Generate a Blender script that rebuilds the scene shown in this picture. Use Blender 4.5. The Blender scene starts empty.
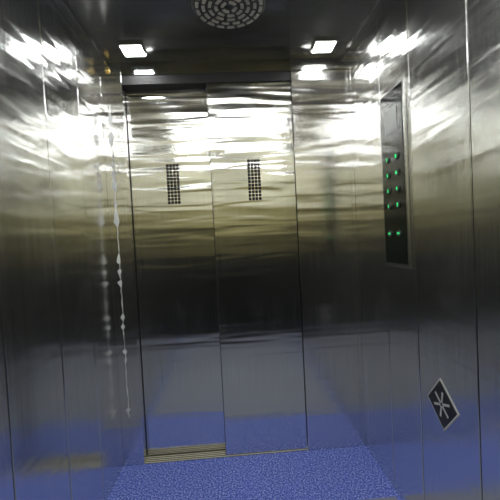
import bpy, bmesh, math, random
from mathutils import Vector, Matrix
random.seed(4)
S=bpy.context.scene
S.view_settings.view_transform='Standard'
try: S.view_settings.look='None'
except: pass
S.view_settings.exposure=0.0
COL=S.collection
# ---------------------------------------------------------------- dimensions
XL,XR=-0.69,0.75      # side walls
YB=-2.38              # back wall
H=2.32                # ceiling
DL,DM,DR=-0.573,-0.094,0.398
HD=2.195              # header bottom
TB=2.25              # transom bottom
# ---------------------------------------------------------------- helpers
def mat(name):
    m=bpy.data.materials.new(name); m.use_nodes=True
    nt=m.node_tree; b=nt.nodes['Principled BSDF']; return m,nt,b
def simple(name,col,rough=.5,metal=0,emit=None,es=0,spec=.5):
    m,nt,b=mat(name)
    b.inputs['Base Color'].default_value=(*col,1); b.inputs['Roughness'].default_value=rough
    b.inputs['Metallic'].default_value=metal; b.inputs['Specular IOR Level'].default_value=spec
    if emit: b.inputs['Emission Color'].default_value=(*emit,1); b.inputs['Emission Strength'].default_value=es
    return m
def steel(name,col,rough=.2,wave=.006,aniso=.6,seed=0,metal=1,wz=17,smudge=.05,zfade=True):
    m,nt,b=mat(name); N=nt.nodes; L=nt.links
    b.inputs['Metallic'].default_value=metal
    tc=N.new('ShaderNodeTexCoord')
    mp=N.new('ShaderNodeMapping'); mp.inputs['Scale'].default_value=(1.7,1.7,wz); mp.inputs['Location'].default_value=(seed,seed*2.3,seed*.7)
    n1=N.new('ShaderNodeTexNoise'); n1.inputs['Scale'].default_value=1.0; n1.inputs['Detail'].default_value=1.2; n1.inputs['Roughness'].default_value=.45; n1.inputs['Distortion'].default_value=.3
    L.new(tc.outputs['Object'],mp.inputs['Vector']); L.new(mp.outputs['Vector'],n1.inputs['Vector'])
    bp=N.new('ShaderNodeBump'); bp.inputs['Strength'].default_value=1; bp.inputs['Distance'].default_value=wave
    if zfade:   # sheet is buckled near its top fixing, flatter lower down
        sp=N.new('ShaderNodeSeparateXYZ'); L.new(tc.outputs['Object'],sp.inputs[0])
        rz=N.new('ShaderNodeMapRange'); rz.interpolation_type='SMOOTHSTEP'
        rz.inputs[1].default_value=1.2; rz.inputs[2].default_value=1.7; rz.inputs[3].default_value=.25; rz.inputs[4].default_value=1
        L.new(sp.outputs['Z'],rz.inputs[0])
        sb=N.new('ShaderNodeMath'); sb.operation='SUBTRACT'; sb.inputs[1].default_value=.5; L.new(n1.outputs['Fac'],sb.inputs[0])
        ml=N.new('ShaderNodeMath'); ml.operation='MULTIPLY'; L.new(sb.outputs[0],ml.inputs[0]); L.new(rz.outputs[0],ml.inputs[1])
        L.new(ml.outputs[0],bp.inputs['Height'])
    else: L.new(n1.outputs['Fac'],bp.inputs['Height'])
    mg=N.new('ShaderNodeMapping'); mg.inputs['Scale'].default_value=(260,260,3)
    n2=N.new('ShaderNodeTexNoise'); n2.inputs['Scale'].default_value=1; n2.inputs['Detail'].default_value=2
    L.new(tc.outputs['Object'],mg.inputs['Vector']); L.new(mg.outputs['Vector'],n2.inputs['Vector'])
    n3=N.new('ShaderNodeTexNoise'); n3.inputs['Scale'].default_value=4; n3.inputs['Detail'].default_value=5; n3.inputs['Roughness'].default_value=.6
    L.new(tc.outputs['Object'],n3.inputs['Vector'])
    r3=N.new('ShaderNodeMapRange'); r3.inputs[1].default_value=.52; r3.inputs[2].default_value=.72; r3.inputs[3].default_value=0; r3.inputs[4].default_value=smudge
    L.new(n3.outputs['Fac'],r3.inputs[0])
    r2=N.new('ShaderNodeMapRange'); r2.inputs[1].default_value=.3; r2.inputs[2].default_value=.7; r2.inputs[3].default_value=rough-.02; r2.inputs[4].default_value=rough+.03
    L.new(n2.outputs['Fac'],r2.inputs[0])
    ad=N.new('ShaderNodeMath'); ad.operation='ADD'; L.new(r2.outputs[0],ad.inputs[0]); L.new(r3.outputs[0],ad.inputs[1])
    L.new(ad.outputs[0],b.inputs['Roughness'])
    mx=N.new('ShaderNodeMix'); mx.data_type='RGBA'
    mx.inputs[6].default_value=(col[0]*.84,col[1]*.84,col[2]*.84,1); mx.inputs[7].default_value=(min(1,col[0]*1.12),min(1,col[1]*1.12),min(1,col[2]*1.12),1)
    L.new(n2.outputs['Fac'],mx.inputs[0]); L.new(mx.outputs[2],b.inputs['Base Color'])
    L.new(bp.outputs['Normal'],b.inputs['Normal'])
    if aniso:
        b.inputs['Anisotropic'].default_value=aniso
        tg=N.new('ShaderNodeTangent'); tg.direction_type='RADIAL'; tg.axis='Z'
        L.new(tg.outputs[0],b.inputs['Tangent'])
    return m
def new_obj(name,bm,mats,parent=None,smooth=False):
    me=bpy.data.meshes.new(name); bm.normal_update(); bm.to_mesh(me); bm.free()
    if not isinstance(mats,(list,tuple)): mats=[mats]
    for m in mats: me.materials.append(m)
    if smooth:
        for p in me.polygons: p.use_smooth=True
    o=bpy.data.objects.new(name,me); COL.objects.link(o)
    if parent: o.parent=parent
    return o
def addbox(bm,x0,x1,y0,y1,z0,z1,mi=0,bev=0):
    r=bmesh.ops.create_cube(bm,size=1)
    M=Matrix.Translation(((x0+x1)/2,(y0+y1)/2,(z0+z1)/2))@Matrix.Diagonal((x1-x0,y1-y0,z1-z0,1))
    bmesh.ops.transform(bm,matrix=M,verts=r['verts'])
    fs=set(f for v in r['verts'] for f in v.link_faces)
    for f in fs: f.material_index=mi
    if bev:
        es=list(set(e for v in r['verts'] for e in v.link_edges))
        rr=bmesh.ops.bevel(bm,geom=es,offset=bev,segments=2,affect='EDGES',profile=.5)
        for f in rr['faces']: f.material_index=mi
def box(name,x0,x1,y0,y1,z0,z1,m,parent=None,bev=0):
    bm=bmesh.new(); addbox(bm,x0,x1,y0,y1,z0,z1,0,bev); return new_obj(name,bm,m,parent)
def empty(name,loc=(0,0,0)):
    e=bpy.data.objects.new(name,None); e.empty_display_size=.05; COL.objects.link(e); e.location=loc; return e
# ---------------------------------------------------------------- materials
SC=(.80,.80,.77)
m_door1=steel('brushed_steel_door_a',SC,.14,.0075,.5,1)
m_door2=steel('brushed_steel_door_b',SC,.14,.0075,.5,3)
m_wall=steel('brushed_steel_wall',(.78,.78,.755),.17,.0045,.5,5)
m_wallr=steel('brushed_steel_wall_r',(.78,.78,.755),.17,.0045,.5,9)
m_jamb=steel('brushed_steel_jamb',(.79,.78,.75),.16,.0065,.5,7)
m_mirror=steel('polished_steel_transom',(.8,.8,.79),.07,.004,0,2,wz=6,smudge=.03,zfade=False)
m_ceil=steel('dark_polished_ceiling',(.52,.52,.525),.16,.003,0,4,wz=1,smudge=.05,zfade=False)
m_back=steel('falloff_light_back',(.74,.71,.52),.5,.002,0,6,metal=.5,zfade=False)  # back wall tones step darker downward, light falloff painted into panel colours
m_back2=steel('falloff_mid_back',(.46,.41,.18),.5,.002,0,6,metal=.5,zfade=False)
m_back3=steel('falloff_dark_back',(.16,.14,.06),.5,.002,0,6,metal=.5,zfade=False)
m_falloff_base=simple('falloff_base_back',(.014,.014,.013),.7,spec=.2)  # added near-black lower band, gives the doors a dark reflection
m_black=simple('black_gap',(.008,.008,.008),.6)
m_chrome=simple('chrome_trim',(.7,.7,.7),.12,1)
m_alu=simple('sill_aluminium',(.85,.82,.66),.4,.4)
m_lamp=simple('lamp_diffuser',(1,1,1),.5,0,(.98,1,.99),56)
m_added_glow=simple('added_strip_glow',(1,1,1),.5,0,(.98,1,.99),25)  # glow of the added ceiling strips
m_glass=simple('black_glass',(.012,.016,.013),.12,0,spec=.5)
m_green=simple('green_led',(.05,.6,.2),.4,0,(.03,1,.25),1.1)
m_brass=simple('brass_screw',(.75,.55,.18),.3,1)
m_film=simple('torn_film_residue',(.85,.86,.85),.35)
# floor
m_floor,nt,b=mat('blue_speckled_vinyl'); N=nt.nodes;L=nt.links
tc=N.new('ShaderNodeTexCoord'); n=N.new('ShaderNodeTexNoise'); n.inputs['Scale'].default_value=110; n.inputs['Detail'].default_value=5; n.inputs['Roughness'].default_value=.85
L.new(tc.outputs['Object'],n.inputs['Vector'])
cr=N.new('ShaderNodeValToRGB'); e=cr.color_ramp.elements
e[0].position=.40; e[0].color=(.010,.03,.30,1); e[1].position=.62; e[1].color=(.72,.80,1.0,1)
k=cr.color_ramp.elements.new(.51); k.color=(.09,.16,.75,1)
L.new(n.outputs['Fac'],cr.inputs[0]); L.new(cr.outputs[0],b.inputs['Base Color'])
b.inputs['Roughness'].default_value=.6
bp=N.new('ShaderNodeBump'); bp.inputs['Distance'].default_value=.002; L.new(n.outputs['Fac'],bp.inputs['Height']); L.new(bp.outputs[0],b.inputs['Normal'])
# ---------------------------------------------------------------- shell
box('floor',XL-.05,XR+.05,YB-.05,0,-.05,0,m_floor)
box('added_floor_sheet',XL+.02,XR-.02,YB+.03,-.42,0,.006,simple('grey_reflection_sheet',(.27,.29,.37),.6,spec=.3),None,.002)  # added unseen sheet, greys the floor reflection low on the doors
box('ceiling',XL-.05,XR+.05,YB-.05,.06,H,H+.05,m_ceil)
def side_wall(name,x,out,seams,m):
    bm=bmesh.new(); g=.0025; ys=[0]+seams+[YB]
    x0,x1=sorted((x,x+out*.02))
    for a,bb in zip(ys[:-1],ys[1:]):
        addbox(bm,x0,x1,bb+g,a-g,0.0,H,0,.0025)
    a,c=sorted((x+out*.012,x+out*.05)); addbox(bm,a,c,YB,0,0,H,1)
    return new_obj(name,bm,[m,m_black])
side_wall('wall_left',XL,-1,[-.31,-.62,-.95,-1.4,-1.85],m_wall)
side_wall('wall_right',XR,1,[-.06,-.37,-.64,-.98,-1.4,-1.85],m_wallr)
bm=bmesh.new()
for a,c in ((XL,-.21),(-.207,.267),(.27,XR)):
    for z0,z1,mi in ((1.10,1.398,3),(1.40,1.698,2),(1.70,H,0)):  # stepped bands carry the painted falloff
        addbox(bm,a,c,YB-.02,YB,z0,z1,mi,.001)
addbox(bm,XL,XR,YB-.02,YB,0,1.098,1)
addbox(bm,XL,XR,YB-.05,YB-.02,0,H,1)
new_obj('wall_back',bm,[m_back,m_falloff_base,m_back2,m_back3])
# front wall
bm=bmesh.new()
addbox(bm,XL-.02,DL,0,.03,0,H,0,.001)
addbox(bm,DL-.03,DL,.03,.13,0,H,0,.001)
addbox(bm,DR+.0,XR+.02,0,.03,0,H,0,.001)
addbox(bm,DR,DR+.03,.03,.13,0,H,2)
addbox(bm,DL,DR,0,.03,TB,H,1,.001)
addbox(bm,DL,DR,.002,.15,HD,TB-.001,2)
addbox(bm,XL,XR,.15,.18,-.05,H,2)
new_obj('wall_front',bm,[m_jamb,m_mirror,m_black])
# ---------------------------------------------------------------- doors
def door(name,x0,x1,y,m,vx,vz0,vz1,vw):
    e=empty(name,((x0+x1)/2,y,0)); inv=Matrix.Translation((-(x0+x1)/2,-y,0))
    bm=bmesh.new(); z0,z1=.008,HD-.001; t=.03
    a,c=vx-vw/2,vx+vw/2
    addbox(bm,x0,a,y,y+t,z0,z1,0); addbox(bm,c,x1,y,y+t,z0,z1,0)
    addbox(bm,a,c,y,y+t,z0,vz0,0); addbox(bm,a,c,y,y+t,vz1,z1,0)
    bmesh.ops.remove_doubles(bm,verts=bm.verts,dist=1e-5)
    o=new_obj('panel',bm,m,e); o.data.transform(inv)
    o=box('edge_fold',x0,x0+.006,y-.004,y,z0,z1,m,e,.001); o.data.transform(inv)
    o=box('seam_shade',x0-.003,x0,y+.001,y+.026,z0,z1,m_black,e); o.data.transform(inv)  # dark strip painted in as the seam's shade along the leaf edge
    bm=bmesh.new(); nx,nz=4,12; pw=vw/nx; ph=(vz1-vz0)/nz; bar=.0035
    for i in range(nx+1):
        xx=a+i*pw; addbox(bm,max(a,xx-bar/2),min(c,xx+bar/2),y+.0005,y+.006,vz0,vz1,0)
    for i in range(nz+1):
        zz=vz0+i*ph; addbox(bm,a,c,y+.0008,y+.0058,max(vz0,zz-bar/2),min(vz1,zz+bar/2),0)
    addbox(bm,a,c,y+.012,y+.02,vz0,vz1,1)
    o=new_obj('vent_grille',bm,[m,m_black],e); o.data.transform(inv)
    return e
door('door_1',DL+.004,DM+.04,.070,m_door1,-.325,1.515,1.755,.078)
door('door_2',DM,DR-.004,.010,m_door2,.155,1.51,1.75,.078)
# sill
bm=bmesh.new(); addbox(bm,DL,DR,0.001,.15,-.05,.001,1)
for i in range(4): addbox(bm,DL,DR,.003+i*.017,.003+i*.017+.006,.001,.0045,0,.001)
new_obj('door_sill',bm,[m_alu,simple('sill_groove',(.12,.11,.075),.6)])
box('trim_1',DR-.0005,DR+.006,-.004,0,.0,TB,m_jamb)
box('trim_2',XL,XR,-.006,0,TB-.002,TB+.003,m_chrome)
# ---------------------------------------------------------------- ceiling details
def strip(name,x0,x1):
    return box(name,x0,x1,YB,-.005,H-.02,H,m_chrome,None,.002)
strip('trim_3',XL,XL+.05); strip('trim_4',XR-.05,XR)
def downlight(x,y,s=.11):
    e=empty('ceiling_downlight',(x,y,H))
    bm=bmesh.new(); h=s/2; f=.012
    addbox(bm,-h-f,h+f,-h-f,-h,-.012,0,0,.001); addbox(bm,-h-f,h+f,h,h+f,-.012,0,0,.001)
    addbox(bm,-h-f,-h,-h,h,-.012,0,0,.001); addbox(bm,h,h+f,-h,h,-.012,0,0,.001)
    new_obj('frame',bm,m_chrome,e)
    bm=bmesh.new(); addbox(bm,-h,h,-h,h,-.008,-.001,0); new_obj('diffuser',bm,m_lamp,e)
for x in (-.465,.56):
    for y in (-.13,-2.1): downlight(x,y,.105)  # rear pair is added, out of view, for reflections in the steel
for yy,hw in ((-.72,.46),(-.98,.5),(-1.3,.5),(-1.75,.5)):  # added unseen strips, lay bright reflected bands on the steel
    e=empty('added_light_strip',(.03,yy,H))
    bm=bmesh.new(); addbox(bm,-hw-.02,hw+.02,-.025,.025,-.02,0,0,.004); new_obj('housing',bm,m_chrome,e)
    bm=bmesh.new(); addbox(bm,-hw,hw,-.013,.013,-.026,-.018,0,.003); new_obj('diffuser',bm,m_added_glow,e)
# round vent
e=empty('ceiling_vent',(0.045,-.465,H))
bm=bmesh.new(); r=bmesh.ops.create_cone(bm,cap_ends=True,segments=64,radius1=.155,radius2=.165,depth=.012)
bmesh.ops.translate(bm,verts=r['verts'],vec=(0,0,-.006)); new_obj('disc',bm,simple('vent_disc',(.12,.12,.12),.35,.8),e)
bm=bmesh.new()
def arc(bm,r0,r1,a0,a1,z0,z1,n=8):
    vs=[]
    for i in range(n+1):
        a=a0+(a1-a0)*i/n; c,s=math.cos(a),math.sin(a)
        vs.append([bm.verts.new((q*c,q*s,z)) for q,z in ((r0,z0),(r1,z0),(r1,z1),(r0,z1))])
    for i in range(n):
        for j in range(4):
            k=(j+1)%4; bm.faces.new((vs[i][j],vs[i][k],vs[i+1][k],vs[i+1][j]))
    bm.faces.new(vs[0]); bm.faces.new(vs[-1][::-1])
for q,(ra,cnt) in enumerate(((.03,4),(.058,8),(.086,10),(.114,14),(.141,18))):
    for i in range(cnt):
        a=2*math.pi*(i+(q%2)*.5)/cnt; w=2*math.pi/cnt*.68
        arc(bm,ra-.007,ra+.007,a,a+w,-.0165,-.011)
bmesh.ops.recalc_face_normals(bm,faces=bm.faces)
new_obj('slots',bm,simple('vent_slot_rim',(.55,.53,.48),.4,.2),e)
# ---------------------------------------------------------------- control panel
e=empty('elevator_control_panel',(XR,-.505,1.52))
hw,hh=.110,.395
bm=bmesh.new()
addbox(bm,-.012,0,-hw,hw,-hh,hh,0,.003)
new_obj('backplate',bm,simple('satin_steel_frame',(.55,.55,.53),.25,1),e)
bm=bmesh.new(); addbox(bm,-.015,-.010,-hw+.014,hw-.008,-hh+.016,hh-.010,0,.002); new_obj('glass_face',bm,m_glass,e)
bm=bmesh.new(); addbox(bm,-.0165,-.0145,-.055,.055,.20,.31,0,.0008); new_obj('display_screen',bm,simple('display_grey',(.10,.12,.11),.15),e)
def text(body,y,z,size,parent,name,m):
    cu=bpy.data.curves.new(name,'FONT'); cu.body=body; cu.size=size; cu.align_x='CENTER'; cu.align_y='CENTER'; cu.extrude=.0008
    o=bpy.data.objects.new(name,cu); COL.objects.link(o)
    o.rotation_euler=(math.radians(90),0,math.radians(-90)); o.location=(-.0215,y,z)
    o.parent=parent; cu.materials.append(m); return o
rows=[.09,.02,-.05,-.12]
labels=[('7','8'),('5','6'),('3','4'),('1','2')]
bm=bmesh.new()
def btn(y,z,rad=.016):
    r=bmesh.ops.create_cone(bm,cap_ends=True,segments=32,radius1=rad,radius2=rad*.9,depth=.006)
    bmesh.ops.transform(bm,matrix=Matrix.Translation((-.0175,y,z))@Matrix.Rotation(math.radians(-90),4,'Y'),verts=r['verts'])
for z in rows:
    for y in (.042,-.042): btn(y,z)
for y in (.042,-.042): btn(y,-.245)
new_obj('buttons',bm,simple('button_dark',(.03,.033,.03),.5),e)
for z,(a,c) in zip(rows,labels):
    text(a,.042,z,.022,e,'button_digit_'+a,m_green); text(c,-.042,z,.022,e,'button_digit_'+c,m_green)
text('<>',.042,-.245,.020,e,'open_symbol',m_green); text('><',-.042,-.245,.020,e,'close_symbol',m_green)
# ---------------------------------------------------------------- notice sticker
e=empty('notice_sticker',(XR-.0005,-.79,.635))
bm=bmesh.new(); addbox(bm,-.002,0,-.068,.068,-.068,.068,0,.0006)
addbox(bm,-.003,-.0018,-.062,.062,-.062,.062,1)
for a in range(6):
    th=a*math.pi/3
    r=bmesh.ops.create_cube(bm,size=1)
    bmesh.ops.transform(bm,matrix=Matrix.Rotation(th,4,'X')@Matrix.Translation((-.0034,.028,0))@Matrix.Diagonal((.001,.042,.009,1)),verts=r['verts'])
o=new_obj('sticker_face',bm,[simple('sticker_white',(.6,.6,.58),.4),simple('sticker_black',(.02,.02,.02),.4)],e)
e.rotation_euler=(math.radians(40),0,0)
# ---------------------------------------------------------------- torn film along the left jamb
bm=bmesh.new(); prev=None; z=.28
x=-.645
while z<2.12:
    w=.002+ (random.random()**3)*.019
    if random.random()<.15: w=.0008
    cx=x+random.uniform(-.003,.003)
    a=bm.verts.new((cx-w,-.0012,z)); c=bm.verts.new((cx+w*.6,-.0012-random.random()*.004,z))
    if prev: bm.faces.new((prev[0],prev[1],c,a))
    prev=(a,c); z+=random.uniform(.012,.035)
new_obj('torn_protective_film',bm,m_film)
bm=bmesh.new(); r=bmesh.ops.create_uvsphere(bm,u_segments=20,v_segments=12,radius=.014)
bmesh.ops.scale(bm,vec=(1,.6,1),verts=r['verts']); bmesh.ops.translate(bm,verts=r['verts'],vec=(-.645,-.006,2.275))
addbox(bm,-.655,-.635,-.003,0,2.256,2.295)
new_obj('brass_bracket',bm,m_brass,smooth=False)
# added unseen rail at the back, there for the reflections
e=empty('added_rail',(.03,YB,.92))
bm=bmesh.new(); r=bmesh.ops.create_cone(bm,cap_ends=True,segments=24,radius1=.018,radius2=.018,depth=1.2)
bmesh.ops.transform(bm,matrix=Matrix.Translation((0,.06,0))@Matrix.Rotation(math.radians(90),4,'Y'),verts=r['verts'])
for xx in (-.45,.45): addbox(bm,xx-.01,xx+.01,0,.06,-.01,.01)
new_obj('added_rail_bar',bm,simple('added_rail_dark',(.05,.05,.05),.3,.6),e)
# ---------------------------------------------------------------- world
w=bpy.data.worlds.new('world'); S.world=w; w.use_nodes=True
w.node_tree.nodes['Background'].inputs[0].default_value=(.02,.02,.02,1)
# ---------------------------------------------------------------- camera
cd=bpy.data.cameras.new('camera'); cam=bpy.data.objects.new('camera',cd); COL.objects.link(cam)
yaw,p,a=map(math.radians,(3.1,1.7,2.9))
f=Vector((math.sin(yaw)*math.cos(p),math.cos(yaw)*math.cos(p),-math.sin(p)))
r0=f.cross(Vector((0,0,1))).normalized(); u0=r0.cross(f)
r=r0*math.cos(a)-u0*math.sin(a); u=u0*math.cos(a)+r0*math.sin(a)
M=Matrix((( r.x,u.x,-f.x,0),(r.y,u.y,-f.y,0),(r.z,u.z,-f.z,0),(0,0,0,1)))
cam.matrix_world=Matrix.Translation((0,-2.0,1.28))@M
cd.lens=342/500*36; cd.sensor_width=36; cd.clip_start=.02
S.camera=cam
